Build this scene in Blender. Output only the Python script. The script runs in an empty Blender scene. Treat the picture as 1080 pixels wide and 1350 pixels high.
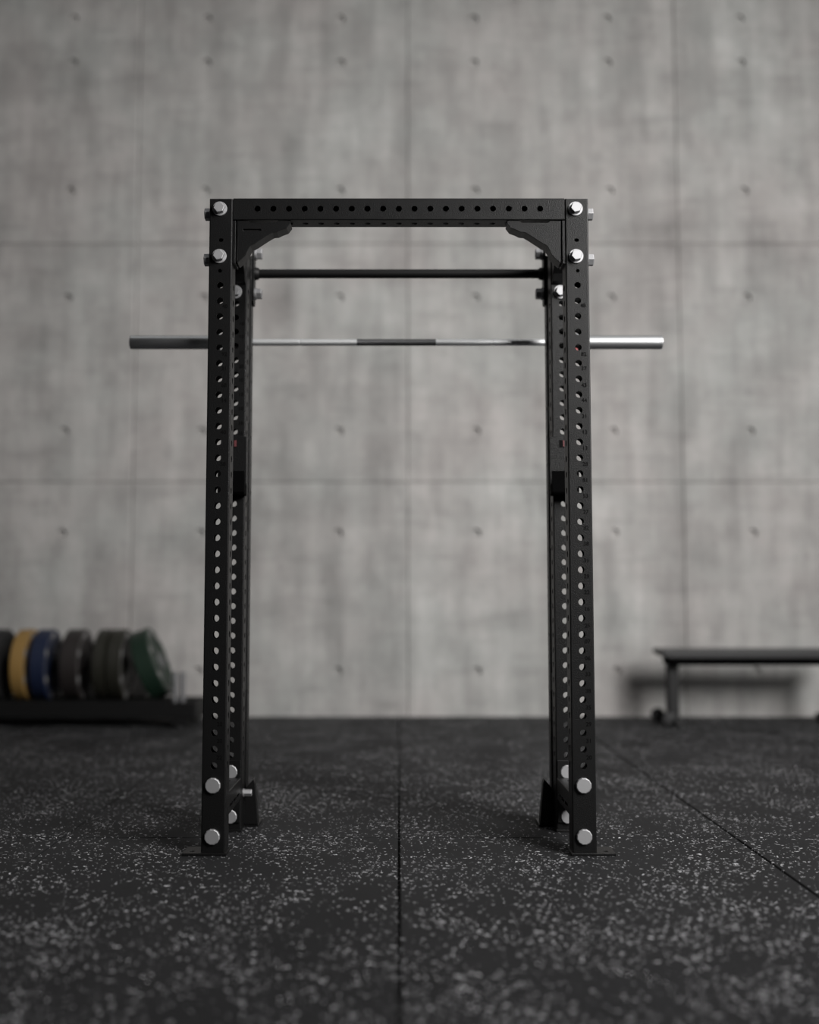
import bpy, bmesh, math, random
from mathutils import Vector, Matrix
random.seed(7)
scene = bpy.context.scene
COL = scene.collection
PI = math.pi

# ------------------------------------------------------------------ camera model
F = 1455.0                       # focal length in pixels of the 1080x1350 frame
TH = math.atan(115.0 / F)        # upward pitch
CAMY, CAMZ, VX = -3.481, 0.789, 526.0

def ray(px, py):
    u = (675.0 - py) / F
    fw = math.cos(TH) - u * math.sin(TH)
    return (px - VX) / F / fw, (math.sin(TH) + u * math.cos(TH)) / fw
def zat(py, y):  return CAMZ + ray(VX, py)[1] * (y - CAMY)
def xat(px, py, y): return ray(px, py)[0] * (y - CAMY)

# ------------------------------------------------------------------ materials
def new_mat(name):
    m = bpy.data.materials.new(name); m.use_nodes = True
    nt = m.node_tree
    return m, nt, nt.nodes['Principled BSDF'], nt.nodes, nt.links

def simple(name, col, rough=.5, metal=0., bump=0., bscale=400., spec=.5, var=0.):
    m, nt, p, N, L = new_mat(name)
    p.inputs['Base Color'].default_value = (*col, 1)
    p.inputs['Roughness'].default_value = rough
    p.inputs['Metallic'].default_value = metal
    p.inputs['Specular IOR Level'].default_value = spec
    tc = N.new('ShaderNodeTexCoord')
    nz = N.new('ShaderNodeTexNoise'); nz.inputs['Scale'].default_value = bscale
    nz.inputs['Detail'].default_value = 3
    L.new(tc.outputs['Object'], nz.inputs['Vector'])
    if bump:
        b = N.new('ShaderNodeBump'); b.inputs['Strength'].default_value = bump
        b.inputs['Distance'].default_value = .001
        L.new(nz.outputs['Fac'], b.inputs['Height']); L.new(b.outputs['Normal'], p.inputs['Normal'])
    if var:
        mx = N.new('ShaderNodeMix'); mx.data_type = 'RGBA'
        mx.inputs['A'].default_value = (*[c * (1 - var) for c in col], 1)
        mx.inputs['B'].default_value = (*[min(1, c * (1 + var)) for c in col], 1)
        L.new(nz.outputs['Fac'], mx.inputs['Factor']); L.new(mx.outputs['Result'], p.inputs['Base Color'])
    return m

M = {}
M['powder'] = simple('black_powder_coat', (.004, .004, .0042), .42, 0, .9, 330, .28, .35)
M['flatblack'] = simple('flat_black_steel', (.004, .004, .0042), .55, 0, .25, 300, .3)
M['print'] = simple('black_print', (.002, .002, .002), .8, spec=.1)
M['zinc'] = simple('zinc_bolt', (.45, .45, .46), .64, 1., .15, 120)
M['chrome'] = simple('satin_chrome', (.60, .61, .62), .42, 1., .05, 60)
M['bright'] = simple('polished_shaft_chrome', (.92, .93, .94), .55, 1., .05, 60)
M['knurl'] = simple('knurled_steel', (.16, .16, .165), .5, 1., .8, 900)
M['hook_black'] = simple('black_hook_coating', (.0022, .0022, .0023), .9, 0, .2, 200, .02)
M['red'] = simple('red_plastic', (.10, .022, .025), .6)
M['redpin'] = simple('red_pin', (.26, .03, .03), .5)
M['liner'] = simple('dark_plastic_liner', (.02, .02, .021), .55)
M['rubber'] = simple('black_rubber', (.012, .012, .013), .65, 0, .3, 200)
M['yellow'] = simple('yellow_rubber', (.26, .155, .045), .6, 0, .2, 90, var=.12)
M['blue'] = simple('blue_rubber', (.007, .013, .038), .5, 0, .2, 90, var=.12)
M['brown'] = simple('dark_brown_grey_rubber', (.018, .0145, .014), .5, 0, .2, 90, var=.12)
M['olive'] = simple('dark_olive_rubber', (.015, .0145, .010), .5, 0, .2, 90, var=.12)
M['green'] = simple('dark_green_rubber', (.007, .021, .012), .5, 0, .2, 90, var=.12)
M['steelgrey'] = simple('grey_steel', (.30, .30, .31), .42, .8)
M['emblem'] = simple('pale_raised_lettering', (.24, .235, .235), .5)
M['vinyl'] = simple('black_vinyl', (.02, .02, .021), .45, 0, .3, 150)
M['benchleg'] = simple('dark_grey_steel_tube', (.015, .015, .0155), .6, spec=.3)
M['dark_paint'] = simple('dark_grey_paint', (.2, .2, .202), .8)

def concrete():
    m, nt, p, N, L = new_mat('board_formed_concrete')
    tc = N.new('ShaderNodeTexCoord')
    def noise(scale, sx=1, sz=1, det=4, rough=.55, off=0):
        mp = N.new('ShaderNodeMapping'); mp.inputs['Scale'].default_value = (sx, 1, sz)
        mp.inputs['Location'].default_value = (off, 0, off * .7)
        L.new(tc.outputs['Object'], mp.inputs['Vector'])
        n = N.new('ShaderNodeTexNoise'); n.inputs['Scale'].default_value = scale
        n.inputs['Detail'].default_value = det; n.inputs['Roughness'].default_value = rough
        L.new(mp.outputs['Vector'], n.inputs['Vector'])
        return n.outputs['Fac']
    def ramp(f, a, b, lo, hi):
        r = N.new('ShaderNodeMapRange'); r.inputs[1].default_value = a; r.inputs[2].default_value = b
        r.inputs[3].default_value = lo; r.inputs[4].default_value = hi
        L.new(f, r.inputs[0]); return r.outputs[0]
    def mul(a, b):
        x = N.new('ShaderNodeMath'); x.operation = 'MULTIPLY'
        L.new(a, x.inputs[0]); L.new(b, x.inputs[1]); return x.outputs[0]
    broad = ramp(noise(.55, det=3, off=3), .3, .7, .86, 1.12)
    streak = ramp(noise(2.4, 1.6, .16, 5, .6, off=9), .3, .7, .80, 1.16)
    blotch = ramp(noise(3.0, 1.1, 1.0, 8, .70, off=1), .34, .68, 1.13, .82)
    hstreak = ramp(noise(2.2, .3, 2.2, 4, .6, off=17), .35, .7, 1.05, .93)
    pits = mul(ramp(noise(7.5, 1, .7, 5, .7, off=5), .56, .74, 1.02, .84), ramp(noise(5.0, .45, 2.6, 5, .6, off=31), .54, .70, 1.02, .88))
    drip = ramp(noise(6.0, 1.4, .22, 5, .65, off=41), .36, .68, 1.08, .87)
    pits = mul(pits, drip)
    val = mul(mul(mul(broad, streak), mul(blotch, hstreak)), pits)
    tint = N.new('ShaderNodeMix'); tint.data_type = 'RGBA'
    tint.inputs['A'].default_value = (.358, .358, .348, 1)
    tint.inputs['B'].default_value = (.374, .356, .347, 1)
    L.new(ramp(noise(1.6, off=23), .35, .65, 0, 1), tint.inputs['Factor'])
    vm = N.new('ShaderNodeVectorMath'); vm.operation = 'SCALE'
    L.new(tint.outputs['Result'], vm.inputs[0]); L.new(val, vm.inputs['Scale'])
    L.new(vm.outputs[0], p.inputs['Base Color'])
    p.inputs['Roughness'].default_value = .85
    b = N.new('ShaderNodeBump'); b.inputs['Strength'].default_value = .25; b.inputs['Distance'].default_value = .004
    L.new(noise(14, det=6), b.inputs['Height']); L.new(b.outputs['Normal'], p.inputs['Normal'])
    return m
M['concrete'] = concrete()

def rubber_floor():
    m, nt, p, N, L = new_mat('speckled_rubber_floor')
    tc = N.new('ShaderNodeTexCoord')
    def math_(op, a, b=None):
        x = N.new('ShaderNodeMath'); x.operation = op
        for i, v in enumerate((a, b)):
            if v is None: continue
            if isinstance(v, (int, float)): x.inputs[i].default_value = v
            else: L.new(v, x.inputs[i])
        return x.outputs[0]
    warp = N.new('ShaderNodeTexNoise'); warp.inputs['Scale'].default_value = 70; warp.inputs['Detail'].default_value = 2
    L.new(tc.outputs['Object'], warp.inputs['Vector'])
    wv = N.new('ShaderNodeVectorMath'); wv.operation = 'SUBTRACT'; wv.inputs[1].default_value = (.5, .5, .5)
    L.new(warp.outputs['Color'], wv.inputs[0])
    ws = N.new('ShaderNodeVectorMath'); ws.operation = 'SCALE'; ws.inputs['Scale'].default_value = .016
    L.new(wv.outputs[0], ws.inputs[0])
    va = N.new('ShaderNodeVectorMath'); va.operation = 'ADD'
    L.new(tc.outputs['Object'], va.inputs[0]); L.new(ws.outputs[0], va.inputs[1])
    dens = N.new('ShaderNodeTexNoise'); dens.inputs['Scale'].default_value = 3.2; dens.inputs['Detail'].default_value = 3
    L.new(tc.outputs['Object'], dens.inputs['Vector'])
    total = None
    for ang, sc, st, cut, rad in ((.3, 38, 2.9, .765, .24), (1.4, 44, 3.1, .78, .22), (2.4, 32, 4.0, .77, .18), (.9, 84, 1.6, .725, .26)):
        mp = N.new('ShaderNodeMapping'); mp.inputs['Rotation'].default_value = (0, 0, ang)
        mp2 = N.new('ShaderNodeMapping'); mp2.inputs['Scale'].default_value = (1, st, 1)
        mp2.inputs['Location'].default_value = (ang * 3, sc, 0)
        L.new(va.outputs[0], mp.inputs['Vector']); L.new(mp.outputs[0], mp2.inputs['Vector'])
        v = N.new('ShaderNodeTexVoronoi'); v.voronoi_dimensions = '2D'; v.inputs['Scale'].default_value = sc
        L.new(mp2.outputs[0], v.inputs['Vector'])
        sep = N.new('ShaderNodeSeparateColor'); L.new(v.outputs['Color'], sep.inputs[0])
        on = math_('GREATER_THAN', sep.outputs[0], math_('SUBTRACT', cut + .42, math_('MULTIPLY', dens.outputs['Fac'], .55)))
        r = math_('MULTIPLY', math_('ADD', sep.outputs[1], .25), rad)
        inside = math_('LESS_THAN', v.outputs['Distance'], r)
        f = math_('MULTIPLY', math_('MULTIPLY', on, inside), math_('ADD', math_('MULTIPLY', sep.outputs[2], .7), .3))
        total = f if total is None else math_('MAXIMUM', total, f)
    mot = N.new('ShaderNodeTexNoise'); mot.inputs['Scale'].default_value = 2.2; mot.inputs['Detail'].default_value = 6
    L.new(tc.outputs['Object'], mot.inputs['Vector'])
    base = N.new('ShaderNodeMix'); base.data_type = 'RGBA'
    base.inputs['A'].default_value = (.0085, .0087, .0094, 1); base.inputs['B'].default_value = (.0215, .0218, .0235, 1)
    L.new(mot.outputs['Fac'], base.inputs['Factor'])
    mx = N.new('ShaderNodeMix'); mx.data_type = 'RGBA'
    mx.inputs['B'].default_value = (.80, .80, .83, 1)
    L.new(base.outputs['Result'], mx.inputs['A']); L.new(total, mx.inputs['Factor'])
    L.new(mx.outputs['Result'], p.inputs['Base Color'])
    p.inputs['Roughness'].default_value = .75
    p.inputs['Specular IOR Level'].default_value = .22
    g = N.new('ShaderNodeTexNoise'); g.inputs['Scale'].default_value = 240; g.inputs['Detail'].default_value = 3
    L.new(tc.outputs['Object'], g.inputs['Vector'])
    b = N.new('ShaderNodeBump'); b.inputs['Strength'].default_value = .5; b.inputs['Distance'].default_value = .001
    L.new(g.outputs['Fac'], b.inputs['Height']); L.new(b.outputs['Normal'], p.inputs['Normal'])
    return m
M['floor'] = rubber_floor()

# ------------------------------------------------------------------ object helpers
def obj(name, bm, mat, parent=None, smooth=False, bevel=0., angle=35):
    me = bpy.data.meshes.new(name)
    bmesh.ops.recalc_face_normals(bm, faces=bm.faces)
    bm.to_mesh(me); bm.free()
    if smooth:
        for f in me.polygons: f.use_smooth = True
        try: me.set_sharp_from_angle(angle=math.radians(angle))
        except Exception: pass
    o = bpy.data.objects.new(name, me); COL.objects.link(o)
    me.materials.append(M[mat] if isinstance(mat, str) else mat)
    if parent: o.parent = parent
    if bevel:
        b = o.modifiers.new('edge', 'BEVEL'); b.width = bevel; b.segments = 2
        b.limit_method = 'ANGLE'; b.angle_limit = math.radians(40)
    return o
def thing(name, label, cat, loc=(0, 0, 0), rot=(0, 0, 0), group=None):
    o = bpy.data.objects.new(name, None); COL.objects.link(o)
    o.location = loc; o.rotation_euler = rot
    o.empty_display_size = .1
    o['label'] = label; o['category'] = cat
    if group: o['group'] = group
    return o
def box(bm, x0, x1, y0, y1, z0, z1):
    v = [bm.verts.new((x, y, z)) for x in (x0, x1) for y in (y0, y1) for z in (z0, z1)]
    for q in ((0, 1, 3, 2), (4, 6, 7, 5), (0, 4, 5, 1), (2, 3, 7, 6), (0, 2, 6, 4), (1, 5, 7, 3)):
        bm.faces.new([v[i] for i in q])
def frame_of(axis):
    a = Vector(axis).normalized()
    t = Vector((0, 0, 1)) if abs(a.z) < .9 else Vector((1, 0, 0))
    u = t.cross(a).normalized(); w = a.cross(u)
    return a, u, w
def lathe(bm, origin, axis, prof, n=32, phase=0.):
    """prof: list of (along, radius); closed at both ends."""
    a, u, w = frame_of(axis); o = Vector(origin); rings = []
    for s, r in prof:
        rings.append([bm.verts.new(o + a * s + (u * math.cos(phase + 2 * PI * i / n) + w * math.sin(phase + 2 * PI * i / n)) * r) for i in range(n)])
    for p, q in zip(rings, rings[1:]):
        for i in range(n):
            bm.faces.new((p[i], p[(i + 1) % n], q[(i + 1) % n], q[i]))
    bm.faces.new(rings[0]); bm.faces.new(rings[-1])
def circle_poly(r, n=24, sx=1., sz=1.):
    return [(r * sx * math.cos(2 * PI * i / n), r * sz * math.sin(2 * PI * i / n)) for i in range(n)]
def slot_poly(l, h, n=8):
    r = h / 2; c = l / 2 - r; out = []
    for k in range(n + 1):
        a = -PI / 2 + PI * k / n; out.append((c + r * math.cos(a), r * math.sin(a)))
    for k in range(n + 1):
        a = PI / 2 + PI * k / n; out.append((-c + r * math.cos(a), r * math.sin(a)))
    return out

def skin(bm, P, s0, s1, t0, t1, holes, thick, i0=None, i1=None):
    """One wall of a tube. P(s,t,d) maps to space (d = depth into the wall).
    holes: [(s,t,poly)] one per row, sorted on t. i0,i1: the inner skin's s range."""
    i0 = s0 if i0 is None else i0; i1 = s1 if i1 is None else i1
    def quad(a0, a1, b0, b1, d):
        bm.faces.new([bm.verts.new(P(*c, d)) for c in ((a0, b0), (a1, b0), (a1, b1), (a0, b1))])
    rows, cur = [], t0
    for k, (hs, ht, poly) in enumerate(holes):
        ext = max(abs(q[1]) for q in poly) * 1.6 + .004
        lo = max(cur, ht - ext); hi = min(t1, ht + ext)
        if k + 1 < len(holes): hi = min(hi, (ht + holes[k + 1][1]) / 2)
        if lo > cur + 1e-6: rows.append((cur, lo, None))
        rows.append((lo, hi, (hs, ht, poly))); cur = hi
    if cur < t1 - 1e-6: rows.append((cur, t1, None))
    for lo, hi, h in rows:
        if h is None:
            quad(s0, s1, lo, hi, 0); quad(i0, i1, lo, hi, thick); continue
        hs, ht, poly = h
        rings = []
        for (a0, a1, d) in ((s0, s1, 0), (i0, i1, thick)):
            dirs = [(math.atan2(y, x), (x, y)) for x, y in poly]
            for cx, cy in ((a0, lo), (a1, lo), (a1, hi), (a0, hi)):
                an = math.atan2(cy - ht, cx - hs)
                best = None                    # where this direction crosses the hole's outline
                n = len(poly)
                for i in range(n):
                    p, q = poly[i], poly[(i + 1) % n]
                    dx, dy = math.cos(an), math.sin(an)
                    ex, ey = q[0] - p[0], q[1] - p[1]
                    den = dx * ey - dy * ex
                    if abs(den) < 1e-12: continue
                    r = (p[0] * ey - p[1] * ex) / den
                    w = (p[0] * dy - p[1] * dx) / den
                    if r > 0 and -1e-9 <= w <= 1 + 1e-9: best = (dx * r, dy * r)
                dirs.append((an, best or (0, 0)))
            dirs.sort(key=lambda e: e[0])
            inn, out = [], []
            for an, (x, y) in dirs:
                dx, dy = math.cos(an), math.sin(an); ts = []
                if dx > 1e-9: ts.append((a1 - hs) / dx)
                if dx < -1e-9: ts.append((a0 - hs) / dx)
                if dy > 1e-9: ts.append((hi - ht) / dy)
                if dy < -1e-9: ts.append((lo - ht) / dy)
                r = min(ts)
                inn.append(bm.verts.new(P(hs + x, ht + y, d)))
                out.append(bm.verts.new(P(hs + dx * r, ht + dy * r, d)))
            n = len(inn)
            for i in range(n):
                j = (i + 1) % n
                bm.faces.new((inn[i], inn[j], out[j], out[i]))
            rings.append([bm.verts.new(P(hs + x, ht + y, d)) for x, y in poly])
        n = len(poly)
        for i in range(n):
            j = (i + 1) % n
            bm.faces.new((rings[0][i], rings[0][j], rings[1][j], rings[1][i]))

def tube(bm, T, w, d, length, holes_wide, holes_deep, bev=.004, thick=.004, back=None):
    """A square steel tube along local t (0..length), T maps local (a,b,t) to space; a across w, b across d.
    holes_wide: on the two faces of normal +-b; holes_deep: on the two faces of normal +-a."""
    hw, hd = w / 2, d / 2
    for sg in (-1, 1):
        skin(bm, lambda s, t, q, sg=sg: T(s, sg * (hd - q), t), -hw + bev, hw - bev, 0, length, back if (back and sg > 0) else holes_wide, thick, -hw + thick, hw - thick)
        skin(bm, lambda s, t, q, sg=sg: T(sg * (hw - q), s, t), -hd + bev, hd - bev, 0, length, holes_deep, thick, -hd + thick, hd - thick)
    ring = []
    for k, (sa, sb) in enumerate(((1, 1), (-1, 1), (-1, -1), (1, -1))):
        for i in range(4):
            a = PI / 2 * k + PI / 2 * i / 3
            ring.append((sa * (hw - bev) + bev * math.cos(a), sb * (hd - bev) + bev * math.sin(a)))
    for k in range(4):
        for i in range(3):
            (a0, b0), (a1, b1) = ring[k * 4 + i], ring[k * 4 + i + 1]
            f = bm.faces.new([bm.verts.new(T(*c)) for c in ((a0, b0, 0), (a1, b1, 0), (a1, b1, length), (a0, b0, length))])
    for t in (0, length):
        bm.faces.new([bm.verts.new(T(a, b, t)) for a, b in ring])

def plate(bm, T, outer, holes, d0, d1):
    """Extruded outline with cut-outs: T(p,q,d) maps to space."""
    for d in (d0, d1):
        es = []
        for loop in [outer] + holes:
            vs = [bm.verts.new(T(p, q, d)) for p, q in loop]
            for i in range(len(vs)): es.append(bm.edges.new((vs[i], vs[(i + 1) % len(vs)])))
        bmesh.ops.triangle_fill(bm, use_beauty=True, use_dissolve=False, edges=es)
    for loop in [outer] + holes:
        n = len(loop)
        for i in range(n):
            p, q = loop[i], loop[(i + 1) % n]
            bm.faces.new([bm.verts.new(T(*c)) for c in ((*p, d0), (*q, d0), (*q, d1), (*p, d1))])
    bmesh.ops.remove_doubles(bm, verts=bm.verts, dist=1e-5)

def text_bm(items):
    """items: (string, size, matrix) -> one bmesh of thin raised figures."""
    bm = bmesh.new()
    for s, size, mw in items:
        cu = bpy.data.curves.new('t', 'FONT'); cu.body = s; cu.size = size
        cu.align_x = 'CENTER'; cu.align_y = 'CENTER'; cu.extrude = .0003; cu.offset = .0005; cu.resolution_u = 3
        ob = bpy.data.objects.new('t', cu); COL.objects.link(ob)
        dg = bpy.context.evaluated_depsgraph_get()
        me = bpy.data.meshes.new_from_object(ob.evaluated_get(dg))
        me.transform(mw); bm.from_mesh(me)
        bpy.data.objects.remove(ob); bpy.data.curves.remove(cu); bpy.data.meshes.remove(me)
    return bm

# ------------------------------------------------------------------ setting
WALLY = 7.515 + CAMY             # y of the concrete wall
RX0, RX1, RY0, RZ1 = -5.2, 5.2, -8.5, 5.7

def struct(name, bm, mat, **k):
    o = obj(name, bm, mat, **k); o['kind'] = 'structure'; return o

# rubber mats laid edge to edge with narrow dark joints
bm = bmesh.new()
tx = 1.118
xs = [0.0 + k * tx for k in range(-6, 7)]
ys_ = [RY0 - .2, -3.10, 3.735 + CAMY, 4.62 + CAMY, 6.30 + CAMY, WALLY + .2]
g = .0036
for i in range(len(xs) - 1):
    for j in range(len(ys_) - 1):
        x0, x1, y0, y1 = xs[i] + g, xs[i + 1] - g, ys_[j] + g, ys_[j + 1] - g
        x0 = max(x0, RX0 - .1); x1 = min(x1, RX1 + .1)
        if x1 <= x0: continue
        c = .002
        top = [bm.verts.new(v) for v in ((x0 + c, y0 + c, 0), (x1 - c, y0 + c, 0), (x1 - c, y1 - c, 0), (x0 + c, y1 - c, 0))]
        mid = [bm.verts.new(v) for v in ((x0, y0, -c), (x1, y0, -c), (x1, y1, -c), (x0, y1, -c))]
        low = [bm.verts.new(v) for v in ((x0, y0, -.02), (x1, y0, -.02), (x1, y1, -.02), (x0, y1, -.02))]
        bm.faces.new(top)
        for k in range(4):
            q = (k + 1) % 4
            bm.faces.new((top[k], mid[k], mid[q], top[q])); bm.faces.new((mid[k], low[k], low[q], mid[q]))
box(bm, RX0 - .1, RX1 + .1, RY0 - .2, WALLY + .2, -.06, -.019)
struct('floor', bm, 'floor')

# back wall: cast panels with shallow joints and recessed tie holes
bm = bmesh.new()
cx0, px, tp = xat(537, 640, WALLY), 1.885, .9425
zj = [0.0, zat(636, WALLY), zat(322, WALLY), RZ1]
ties = [[zat(885, WALLY), zat(703, WALLY)], [zat(569, WALLY), zat(393, WALLY)], [zat(252, WALLY), zat(83, WALLY), zat(25, WALLY)]]
gr = .011
for c in range(-4, 4):
    x0, x1 = cx0 + c * px, cx0 + (c + 1) * px
    x0, x1 = max(x0, RX0 - .1), min(x1, RX1 + .1)
    if x1 - x0 < .2: continue
    for r in range(3):
        z0, z1 = zj[r], zj[r + 1]
        a0, a1, b0, b1 = x0 + gr, x1 - gr, z0 + (gr if r else 0), z1 - gr
        # joint chamfers
        for q in (((x0, z0), (x1, z0), (a1, b0), (a0, b0)), ((x1, z0), (x1, z1), (a1, b1), (a1, b0)),
                  ((x1, z1), (x0, z1), (a0, b1), (a1, b1)), ((x0, z1), (x0, z0), (a0, b0), (a0, b1))):
            bm.faces.new([bm.verts.new((p[0], WALLY + (.0115 if k < 2 else 0), p[1])) for k, p in enumerate(q)])
        cols = [x for x in (cx0 + c * px + tp * .5, cx0 + c * px + tp * 1.5) if a0 + .05 < x < a1 - .05]
        edges = [a0] + [(p + q) / 2 for p, q in zip(cols, cols[1:])] + [a1]
        for e0, e1 in zip(edges, edges[1:]):
            hx = [x for x in cols if e0 < x < e1]
            hs = [(hx[0], z, circle_poly(.032, 20)) for z in ties[r]] if hx else []
            skin(bm, lambda s, t, d: (s, WALLY + d, t), e0, e1, b0, b1, hs, .027)
box(bm, RX0 - .1, RX1 + .1, WALLY + .027, WALLY + .25, -.06, RZ1)
struct('wall_back', bm, 'concrete')
for nm, b in (('wall_left', (RX0 - .2, RX0, RY0, WALLY, -.06, RZ1)), ('wall_right', (RX1, RX1 + .2, RY0, WALLY, -.06, RZ1)),
              ('wall_front', (RX0 - .2, RX1 + .2, RY0 - .2, RY0, -.06, RZ1))):
    bm = bmesh.new(); box(bm, *b); struct(nm, bm, 'dark_paint' if nm != 'wall_right' else 'concrete')
bm = bmesh.new(); box(bm, RX0 - .2, RX1 + .2, RY0 - .2, WALLY + .25, RZ1, RZ1 + .2); struct('ceiling', bm, 'dark_paint')

# ------------------------------------------------------------------ power rack
W = .075                          # square tube
XC = .6125 - W / 2                # centre line of an upright
H = 2.081
YM, YR, DR = 3.83 + CAMY, 3.945 + CAMY, .055   # front faces of the middle and the rear uprights
PITCH = .0508
rack = thing('power_rack', 'tall black steel power rack with perforated uprights and silver bolts', 'power rack', (0, 0, 0))

def hex_bolt(name, at, axis, parent, r, h, washer=0., wh=.004, phase=0.):
    bm = bmesh.new()
    c = r * .12
    lathe(bm, Vector(at) + Vector(axis).normalized() * (wh if washer else 0), axis, [(0, r), (h - c * .7, r), (h, r - c)], 6 if washer else 12, phase)
    o = obj(name, bm, 'zinc', parent, bevel=.0012)
    if washer:
        bm = bmesh.new(); lathe(bm, at, axis, [(0, washer), (wh - .001, washer), (wh, washer - .001)], 36)
        obj('washer', bm, 'zinc', parent, smooth=True)
    return o

def upright(x, y0, z_first, n, extra=()):
    bm = bmesh.new(); z0 = .009
    hs = [(0, z_first + k * PITCH - z0, circle_poly(.0105, 28)) for k in range(n)]
    hs += [(dx, z - z0, poly) for dx, z, poly in extra]
    hs.sort(key=lambda e: e[1])
    side = [h for h in hs if h[0] == 0]
    back = [(a, b, circle_poly(.0165, 28)) for a, b, c in side]
    T = lambda a, b, t: (x + a, y0 + W / 2 + b, z0 + t)
    tube(bm, T, W, W, H - z0, hs, side, back=back)
    return obj('upright', bm, 'powder', rack)

def base_plate(parent, x0, x1, y0, y1, holes):
    bm = bmesh.new()
    plate(bm, lambda p, q, d: (p, q, d), [(x0, y0), (x1, y0), (x1, y1), (x0, y1)],
          [[(hx + a, hy + b) for a, b in circle_poly(.007, 16)] for hx, hy in holes], 0, .009)
    obj('base_plate', bm, 'powder', parent, bevel=.0015)

RIGHT_NUM = {403: '48', 467: '82', 486: '37', 508: '43', 528: '44', 549: '31', 570: '13', 591: '13', 612: '28', 633: '81', 654: '53',
             675: '27', 696: '32', 717: '38', 739: '31', 760: '29', 781: '22', 803: '16', 825: '25', 846: '07',
             868: '06', 889: '33', 911: '38', 933: '35', 955: '29', 977: '31', 999: '20'}
LEFT_NUM = {404: '40', 467: '92', 486: '31', 508: '68', 528: '14', 570: '40', 612: '58', 955: '20', 977: '20', 999: '22'}
MID_NUM = {427: '18', 444: '10', 465: '10', 483: '20', 501: '10', 520: '10', 539: '10', 558: '18', 571: '16'}
def numbers(parent, table, x, y):
    R = Matrix.Rotation(PI / 2, 4, 'X')
    for py, s in table.items():
        obj('number_marking', text_bm([(s, .0175, Matrix.Translation((x, y, zat(py, y))) @ R)]), 'print', parent)

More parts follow.
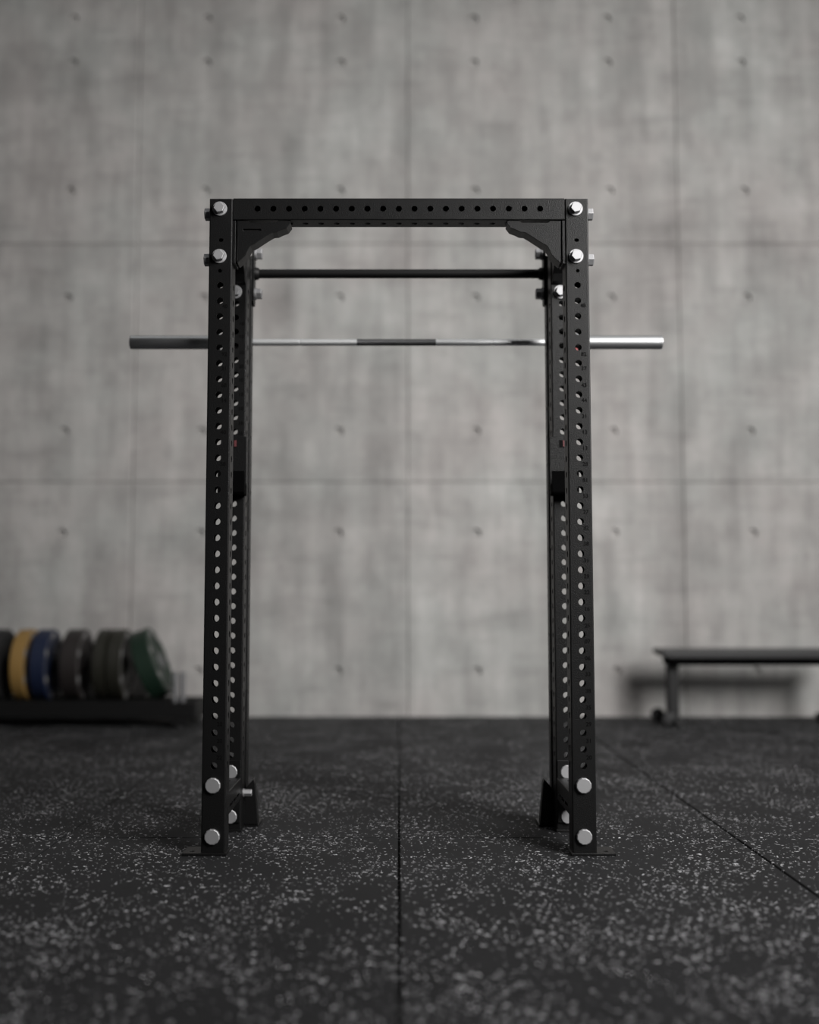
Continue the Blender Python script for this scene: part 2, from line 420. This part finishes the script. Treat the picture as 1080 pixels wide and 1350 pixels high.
Z_TOP, Z_LOW = (zat(275.5, 0), zat(338, 0)), (zat(1035.5, 0), zat(1103, 0))
for sg in (-1, 1):
    x = sg * XC
    # ---- front upright
    notch = [(sg * -.001, zat(316.5, 0), circle_poly(.0075, 16, 1.0, .8))]
    small = [(sg * .001, zat(357, 0), circle_poly(.0062, 20))]
    up = upright(x, 0, .2721, 31, notch + small)
    for z in Z_TOP: hex_bolt('bolt', (x - .004, 0, z), (0, -1, 0), up, .0185, .016, .0235, .005, .2)
    for z in Z_LOW: hex_bolt('bolt', (x - .002, 0, z), (0, -1, 0), up, .0245, .011, phase=.25)
    for z in (zat(283, .037), zat(343, .037)):
        hex_bolt('bolt', (sg * .6125, .037, z), (sg, 0, 0), up, .0205, .018, .0225, .003, .1)
    base_plate(up, *sorted((sg * .532, sg * .669)), -.012, .085, [(sg * .642, .018)])
    numbers(up, RIGHT_NUM if sg > 0 else LEFT_NUM, x + .0165 * 1.0, -.0002)
    if sg > 0:
        bm = bmesh.new(); lathe(bm, (x - .006, .012, .2721 + 26 * PITCH - .005), (0, 1, 0), [(0, .006), (.001, .0075), (.070, .0075), (.072, .006)], 24)
        obj('locating_pin', bm, 'redpin', up, smooth=True)
    # ---- middle upright
    up = upright(x, YM, .2572, 33)
    hex_bolt('bolt', (x - .004, YM, zat(385, YM)), (0, -1, 0), up, .019, .016, .0245, .005, .2)
    for z in (zat(1017.5, YM), zat(1081, YM) + .012): hex_bolt('bolt', (x, YM, z), (0, -1, 0), up, .0245, .011, phase=.25)
    base_plate(up, *sorted((sg * .535, sg * .62)), YM - .010, YM + W + .004, [])
    if sg < 0: numbers(up, MID_NUM, x + .020, YM - .0002)
    if sg < 0: hex_bolt('bolt', (sg * .537, YM + .0375, zat(1045, YM + .0375)), (-sg, 0, 0), up, .0125, .026, .0145, .004, .1)
    # ---- slim rear post carrying the pull-up bar bracket
    bm = bmesh.new()
    T = lambda a, b, t: (sg * .5525 + a, YR + DR / 2 + b, .009 + t)
    tube(bm, T, .031, DR, H - .05, [], [(0, .35 + k * .1016, circle_poly(.007, 16)) for k in range(15)], bev=.003)
    up = obj('rear_post', bm, 'powder', rack)
    for z in (zat(335, YR + .027), zat(387.5, YR + .027)):
        hex_bolt('bolt', (sg * .529, YR + .027, z), (-sg, 0, 0), up, .0205, .020, .0225, .007, .1)
    base_plate(up, *sorted((sg * .488, sg * .63)), YR - .035, YR + DR + .02, [])
    for zz in (.5, 1.0, 1.45):
        bm = bmesh.new(); box(bm, *sorted((sg * .541, sg * .564)), YM + W, YR, zz - .03, zz + .03)
        obj('spacer', bm, 'powder', up)
    bm = bmesh.new()
    zb, zt = zat(335, YR + .027) + .045, zat(387.5, YR + .027) - .045
    plate(bm, lambda p, q, d: (sg * d, p, q), [(YR + .002, zt + .012), (YR + .014, zt), (YR + .041, zt), (YR + .053, zt + .012), (YR + .053, zb), (YR + .002, zb)], [], .529, .5369)
    obj('bar_bracket', bm, 'powder', rack, bevel=.001)
    # foot gusset at the rear upright
    bm = bmesh.new()
    plate(bm, lambda p, q, d: (sg * p, d, q), [(.490, .010), (.503, .152), (.507, .164), (.540, .126), (.60, .110), (.60, .010)], [], YM + W + .0005, YR - .0005)
    obj('foot_gusset', bm, 'powder', rack, bevel=.001)

    # ---- low side beam between front and middle upright
    ya, yb = W, YM
    bm = bmesh.new()
    T = lambda a, b, t, x=x, ya=ya: (x + b, ya + t, .1445 + a)
    L_ = yb - ya
    slots = [(-.012, L_ * q, [(v, u) for u, v in slot_poly(.062, .010)]) for q in (.22, .5, .78)]
    tube(bm, T, W, W - .004, L_, slots, [(0, L_ * q, circle_poly(.0105, 20)) for q in (.25, .5, .75)])
    sb = obj('base_beam', bm, 'powder', rack)
    for yy, t0, t1 in ((ya, 0, .008), (yb, -.008, 0)):     # bolted end flanges
        bm = bmesh.new(); box(bm, x - .034, x + .034, yy + t0, yy + t1, .032, .240)
        obj('end_flange', bm, 'powder', sb, bevel=.001)
    # ---- top side beam
    bm = bmesh.new()
    T = lambda a, b, t, x=x, ya=ya: (x + b, ya + t, H - .036 + a)
    tube(bm, T, .072, W - .004, L_, [], [(0, L_ * q, circle_poly(.0105, 20)) for q in (.2, .4, .6, .8)])
    obj('side_beam', bm, 'powder', rack)
    # corner gussets under it
    for s2, ye in ((1, ya), (-1, yb)):
        bm = bmesh.new()
        pr = [(0, 2.007), (.125, 2.007), (.128, 2.000), (.10, 1.985), (.085, 1.98), (.05, 1.945), (.03, 1.93), (.018, 1.905), (0, 1.898)]
        plate(bm, lambda p, q, d: (d, ye + s2 * p, q), pr, [], x - .033, x + .033)
        obj('corner_gusset', bm, 'powder', rack, bevel=.0015)

# front top beam
bm = bmesh.new()
zlo, zhi = 2.0115, 2.0835
LB = 2 * (XC - W / 2) - .003
T = lambda a, b, t: (-LB / 2 + t, .037 + b, (zlo + zhi) / 2 + a)
hs = [(.001, LB / 2 + (k - 9) * PITCH, circle_poly(.0098, 28)) for k in range(19)]
tube(bm, T, zhi - zlo, .073, LB, hs, [(0, LB / 2 + (k - 9) * PITCH, circle_poly(.0098, 20)) for k in range(19)], bev=.003)
beam = obj('crossbeam', bm, 'powder', rack)
# beam corner gussets: outline traced as distances from the inner corner (metres)
def G(px, py): return (xat(1052 - px, py, 0) , zat(py, 0))
gp = [(312.5, 290), (326, 290), (329, 292.7), (364, 292.7), (367, 290), (382, 290), (383, 293), (378, 299.5), (370, 302.5),
      (365, 305), (359, 305.5), (352, 309.5), (336, 320), (330, 323), (326.5, 329), (324, 335), (318, 341), (312.5, 345.5)]
slit = [(320, 301), (343, 301), (344.5, 302.3), (343, 303.6), (330, 303.6), (320.5, 304)]
for sg in (-1, 1):
    bm = bmesh.new()
    plate(bm, lambda p, q, d: (sg * p, d, q), [G(*c) for c in gp], [[G(*c) for c in slit]] if sg < 0 else [], .006, .011)
    if sg < 0: box(bm, -xat(1052 - 318, 300, 0), -xat(1052 - 347, 300, 0), .011, .016, zat(306, 0), zat(299, 0))
    o = [G(*c) for c in gp]
    # folded lower flange following the outline, and the wall-side flange
    low = o[5:]
    inner = [(p + .004, q + .004) for p, q in low]
    plate(bm, lambda p, q, d: (sg * p, d, q), low + inner[::-1], [], .0105, .066)
    x0, z0 = G(312.5, 290); _, z1 = G(312.5, 344)
    box(bm, *sorted((sg * x0, sg * (x0 + .0045))), .0105, .066, z1, z0)
    obj('corner_gusset', bm, 'powder', rack, bevel=.0008)
    bm = bmesh.new()
    box(bm, *sorted((sg * (x0 + .0045), sg * .5368)), .004, .070, zat(347, 0), zlo - .001)
    obj('end_flange', bm, 'powder', rack, bevel=.001)

# pull-up bar
bm = bmesh.new()
zp = zat(361, YR + .027)
lathe(bm, (-.5295, YR + .027, zp), (1, 0, 0), [(0, .0165), (1.059, .0165)], 32)
pb = obj('pull_up_bar', bm, 'flatblack', rack, smooth=True)
for sg in (-1, 1):
    bm = bmesh.new(); lathe(bm, (sg * .529, YR + .027, zp), (-sg, 0, 0), [(0, .024), (.012, .022), (.018, .0166)], 32)
    obj('weld_collar', bm, 'flatblack', pb, smooth=True)

# ------------------------------------------------------------------ J-hooks and barbell
def j_hook(x, yf, dr, z0, ztop, zseat, zlip, reach, half, label, pin):
    """dr = -1 opens to the camera, +1 to the wall."""
    t = thing('j_hook', label, 'barbell hook', (x, yf, z0), group='steel hooks on the rack uprights')
    T = lambda p, q, d: (d, dr * p, q - z0)
    bm = bmesh.new()
    plate(bm, T, [(.0008, z0), (.0008, ztop), (.0075, ztop), (.0075, z0)], [], -half, half)
    obj('back_plate', bm, 'powder', t, bevel=.002)
    bm = bmesh.new()
    plate(bm, T, [(.0076, z0), (.0076, zseat), (reach - .012, zseat), (reach - .012, zlip), (reach, zlip), (reach, z0 + .008), (reach - .008, z0)], [], -half, half)
    obj('hook_arm', bm, 'hook_black', t, bevel=.003)
    bm = bmesh.new()
    plate(bm, T, [(.0078, zseat + .004), (reach - .0152, zseat + .004), (reach - .0152, zlip - .004), (reach - .0123, zlip - .004), (reach - .0123, zseat + .0003), (.0078, zseat + .0003)], [], -half + .006, half - .006)
    obj('liner', bm, 'hook_black', t)
    if pin:
        zc = zat(585, yf - .008)
        bm = bmesh.new(); box(bm, -.012, .012, dr * .0085, dr * .0072, zc - z0 - .013, zc - z0 + .013)
        o = obj('pin_window', bm, 'print', t)
        bm = bmesh.new(); box(bm, .001, .0095, dr * .0098, dr * .0082, zc - z0 - .010, zc - z0 + .012)
        o = obj('release_pin', bm, 'red', t); o['label'] = 'dull red release pin'
    return t
zh0, zh1, zht = zat(652, YM - .06), zat(621, YM - .06), zat(576, YM)
j_hook(-XC - .001, YM, -1, zh0, zht, zh0 + .04, zh1, .068, .046, 'empty black hook facing forward on the left middle upright at half height', True)
j_hook(XC - .003, YM, -1, zh0, zht, zh0 + .04, zh1, .068, .046, 'empty black hook facing forward on the right middle upright at half height', True)

YB = 4.072 + CAMY
ZB = zat(451.5, YB)
YR1 = YM + W
for sg in (-1, 1):
    j_hook(sg * .590, YR1, 1, ZB - .055, ZB + .09, ZB - .0168, ZB + .016, YB - YR1 + .034, .020,
           'black hook behind the %s middle upright with the barbell lying in it' % ('left' if sg < 0 else 'right'), False)

bar = thing('barbell', 'bare chrome barbell lying across the rack without any plates', 'barbell', ((xat(172, 451, YB) + xat(873, 451, YB)) / 2, YB, ZB))
half = (xat(873, 451, YB) - xat(172, 451, YB)) / 2
inn = .655
bm = bmesh.new(); prof = [(-inn, .0124)]
for s in (-.36, .36): prof += [(s - .004, .0124), (s - .003, .0116), (s + .003, .0116), (s + .004, .0124)]
prof += [(inn, .0124)]; lathe(bm, (0, 0, 0), (1, 0, 0), prof, 40)
obj('shaft', bm, 'bright', bar, smooth=True, angle=14)
bm = bmesh.new(); lathe(bm, (-.147, 0, 0), (1, 0, 0), [(0, .01255), (.295, .01255)], 40)
o = obj('centre_knurl', bm, 'knurl', bar, smooth=True); o['label'] = 'darker knurled band in the middle of the shaft'
for sg in (-1, 1):
    bm = bmesh.new(); L_ = half - inn
    lathe(bm, (sg * inn, 0, 0), (sg, 0, 0), [(0, .022), (.001, .036), (.03, .036), (.031, .0255), (L_ - .004, .0255), (L_ - .0012, .0245), (L_, .022)], 48)
    s = obj('sleeve', bm, 'chrome', bar, smooth=True, angle=14)
    bm = bmesh.new(); lathe(bm, (sg * half, 0, 0), (sg, 0, 0), [(-.002, .018), (.001, .018), (.0015, .0165)], 40)
    obj('end_cap', bm, 'chrome', s, smooth=True)

# ------------------------------------------------------------------ plates on their floor rack
RYC = 7.10 + CAMY
RAIL, DECK = .150, .147
def fx(px, D=6.875): return xat(px, 880, D + CAMY)
pr_x0, pr_x1 = -2.95, xat(257, 935, 6.88 + CAMY)
prk = thing('plate_rack', 'low black steel floor rack holding coloured weight plates on edge', 'plate rack', ((pr_x0 + pr_x1) / 2, RYC, 0))
cx = (pr_x0 + pr_x1) / 2
for y0 in (-.22, .19):
    bm = bmesh.new(); box(bm, pr_x0 - cx, pr_x1 - cx, y0, y0 + .03, .060, DECK + .006)
    obj('rail', bm, 'flatblack', prk, bevel=.003)
bm = bmesh.new(); box(bm, pr_x0 - cx, pr_x1 - cx, -.189, .189, DECK - .03, DECK)
obj('deck', bm, 'flatblack', prk)
for y0 in (-.12, .10):
    bm = bmesh.new(); box(bm, pr_x0 - cx, pr_x1 - cx, y0, y0 + .02, DECK, DECK + .012)
    obj('cradle_strip', bm, 'flatblack', prk)
for xx in (pr_x0 - cx + .09, pr_x1 - cx - .09):
    bm = bmesh.new(); box(bm, xx - .05, xx + .05, -.25, .25, .012, .0595)
    fo = obj('foot_bar', bm, 'flatblack', prk, bevel=.003)
    for yy in (-.22, .22):
        bm = bmesh.new(); lathe(bm, (xx, yy, 0), (0, 0, 1), [(0, .03), (.0115, .028)], 20)
        obj('rubber_foot', bm, 'rubber', fo)
bm = bmesh.new(); box(bm, pr_x1 - cx - .012, pr_x1 - cx - .0005 + .006, -.205, .205, .045, RAIL + .006)
obj('end_plate', bm, 'flatblack', prk, bevel=.002)
for px_ in (228.5, 238.5):
    xx = fx(px_) - cx
    bm = bmesh.new()
    lathe(bm, (xx, -.16, DECK), (0, 0, 1), [(0, .017), (.185, .017), (.19, .013)], 20)
    o = obj('divider_post', bm, 'steelgrey', prk, smooth=True); o['label'] = 'bare grey steel post'

def weight_plate(xr, th, mat, label, lean=0., R=.225, emb='emblem'):
    """xr: x of the face seen, th: thickness; stands on the rails, axis along x."""
    yc = RYC
    if lean: loc = (xr, yc, DECK + R * math.cos(lean) + th / 2 * math.sin(lean) + .001)
    else: loc = (xr - th / 2, yc, DECK + R + .0005)
    t = thing('weight_plate', label, 'weight plate', loc, (0, -lean, 0), 'weight plates on the floor rack')
    h = th / 2
    bm = bmesh.new()
    lathe(bm, (0, 0, 0), (1, 0, 0), [(-h + .006, .03), (-h + .006, R - .055), (-h, R - .048), (-h, R - .012), (-h + .008, R), (h - .008, R), (h, R - .012), (h, R - .048), (h - .008, R - .055), (h - .008, .062), (h - .002, .058), (h - .002, .03)], 72)
    obj('disc', bm, mat, t, smooth=True)
    bm = bmesh.new(); lathe(bm, (h - .006, 0, 0), (1, 0, 0), [(0, .055), (.008, .055), (.010, .052), (.010, .027), (.004, .026)], 40)
    obj('hub', bm, 'steelgrey' if lean else 'flatblack', t, smooth=True)
    bm = bmesh.new()                           # raised lettering band round the face
    inner, outer = [], []
    for k in range(84):
        a = 2 * PI * (k - 1) / 84; big = (k % 12) < 3
        inner.append(((R - .0285) * math.cos(a), (R - .0285) * math.sin(a)) if not big else ((R - .058) * math.cos(a), (R - .058) * math.sin(a)))
        outer.append(((R - .0265) * math.cos(a), (R - .0265) * math.sin(a)) if not big else ((R - .014) * math.cos(a), (R - .014) * math.sin(a)))
    plate(bm, lambda p, q, d: (d, p, q), outer, [inner], h - .001, h + .002)
    obj('raised_lettering', bm, emb, t)
    return t
P = lambda px_: fx(px_)
weight_plate(P(-6), .07, 'rubber', 'black weight plate at the far left edge, left of the yellow one', emb='rubber')
weight_plate(P(29), .085, 'yellow', 'yellow weight plate standing left of the blue one')
weight_plate(P(57), .095, 'blue', 'blue weight plate standing beside the yellow one')
weight_plate(P(100), .110, 'brown', 'dark brownish grey weight plate standing right of the blue one')
weight_plate(P(136.5), .080, 'olive', 'thick dark olive weight plate, left one of the olive pair', emb='olive')
weight_plate(P(157), .088, 'olive', 'dark olive weight plate, right one of the olive pair beside the green one')
weight_plate(P(190), .118, 'green', 'dark green weight plate leaning left at the right end of the rack', lean=.36)

# ------------------------------------------------------------------ flat bench
BY = 7.05 + CAMY
bx0, bx1 = xat(867, 860, BY), xat(867, 860, BY) + 1.19
bc = (bx0 + bx1) / 2
bench = thing('flat_bench', 'flat black padded bench standing near the concrete wall', 'bench', (bc, BY, 0))
ztop = zat(855.5, BY)
bm = bmesh.new()
plate(bm, lambda p, q, d: (p, d, q), [(bx0 - bc, ztop - .026), (bx0 - bc, ztop - .006), (bx0 - bc + .008, ztop), (bx1 - bc - .008, ztop), (bx1 - bc, ztop - .006), (bx1 - bc, ztop - .026), (bx1 - bc - .045, ztop - .052), (bx0 - bc + .045, ztop - .052)], [], -.14, .14)
obj('pad', bm, 'vinyl', bench, bevel=.012)
bm = bmesh.new(); box(bm, bx0 - bc + .06, bx1 - bc - .06, -.115, .115, ztop - .098, ztop - .0525)
obj('frame', bm, 'hook_black', bench, bevel=.003)
lx = xat(886.5, 910, BY) - bc
for xx in (lx, -lx):
    bm = bmesh.new(); box(bm, xx - .032, xx + .032, -.045, .045, .055, ztop - .0985)
    lg = obj('leg', bm, 'benchleg', bench, bevel=.004)
    bm = bmesh.new(); box(bm, xx - .034, xx + .034, -.21, .21, .012, .0545)
    obj('foot_bar', bm, 'benchleg', lg, bevel=.004)
    for yy in (-.19, .19):
        bm = bmesh.new(); lathe(bm, (xx, yy, 0), (0, 0, 1), [(0, .03), (.0115, .028)], 20)
        obj('rubber_foot', bm, 'rubber', lg)
for yy in (-.17, .14):
    bm = bmesh.new(); lathe(bm, (lx - .058, yy, .046), (0, 1, 0), [(0, .034), (.005, .044), (.03, .044), (.035, .034)], 28)
    obj('wheel', bm, 'rubber', bench, smooth=True)
    bm = bmesh.new(); box(bm, lx - .058, lx - .033, yy + .012, yy + .022, .036, .052)
    obj('wheel_bracket', bm, 'benchleg', bench)

# ------------------------------------------------------------------ light
def area(name, loc, target, sx, sy, watts, col=(1, 1, 1), spread=180):
    li = bpy.data.lights.new(name, 'AREA'); li.shape = 'RECTANGLE'; li.size = sx; li.size_y = sy
    li.energy = watts; li.color = col; li.spread = math.radians(spread)
    o = bpy.data.objects.new(name, li); COL.objects.link(o); o.location = loc
    o.rotation_euler = (Vector(target) - Vector(loc)).to_track_quat('-Z', 'Y').to_euler()
    return o
area('studio_lamp', (4.4, -3.6, 4.0), (.5, 3.0, 1.3), 3.4, 3.0, 470, (1, .985, .965), 105)
area('overhead_fill', (0, .6, 5.55), (0, .6, 0), 7.0, 2.5, 40, (1, 1, 1))  # unseen overhead fill, added to light the wall evenly
w = bpy.data.worlds.new('World'); scene.world = w; w.use_nodes = True
w.node_tree.nodes['Background'].inputs[0].default_value = (.5, .5, .52, 1)
w.node_tree.nodes['Background'].inputs[1].default_value = .1

# ------------------------------------------------------------------ camera and view
cd = bpy.data.cameras.new('camera'); cam = bpy.data.objects.new('camera', cd); COL.objects.link(cam)
cam.location = (0, CAMY, CAMZ); cam.rotation_euler = (PI / 2 + TH, 0, 0)
cd.sensor_fit = 'VERTICAL'; cd.sensor_height = 36; cd.lens = 36 * F / 1350
cd.shift_x = (540 - VX) / 1350
cd.dof.use_dof = True; cd.dof.focus_distance = 3.52; cd.dof.aperture_fstop = .82
cd.clip_start = .05
scene.camera = cam
vs = scene.view_settings
vs.view_transform = 'Standard'; vs.look = 'None'; vs.exposure = -0.42; vs.gamma = 1.0; vs.use_curve_mapping = False
scene.cycles.use_denoising = True
scene.cycles.max_bounces = 8
scene.cycles.sample_clamp_indirect = 6
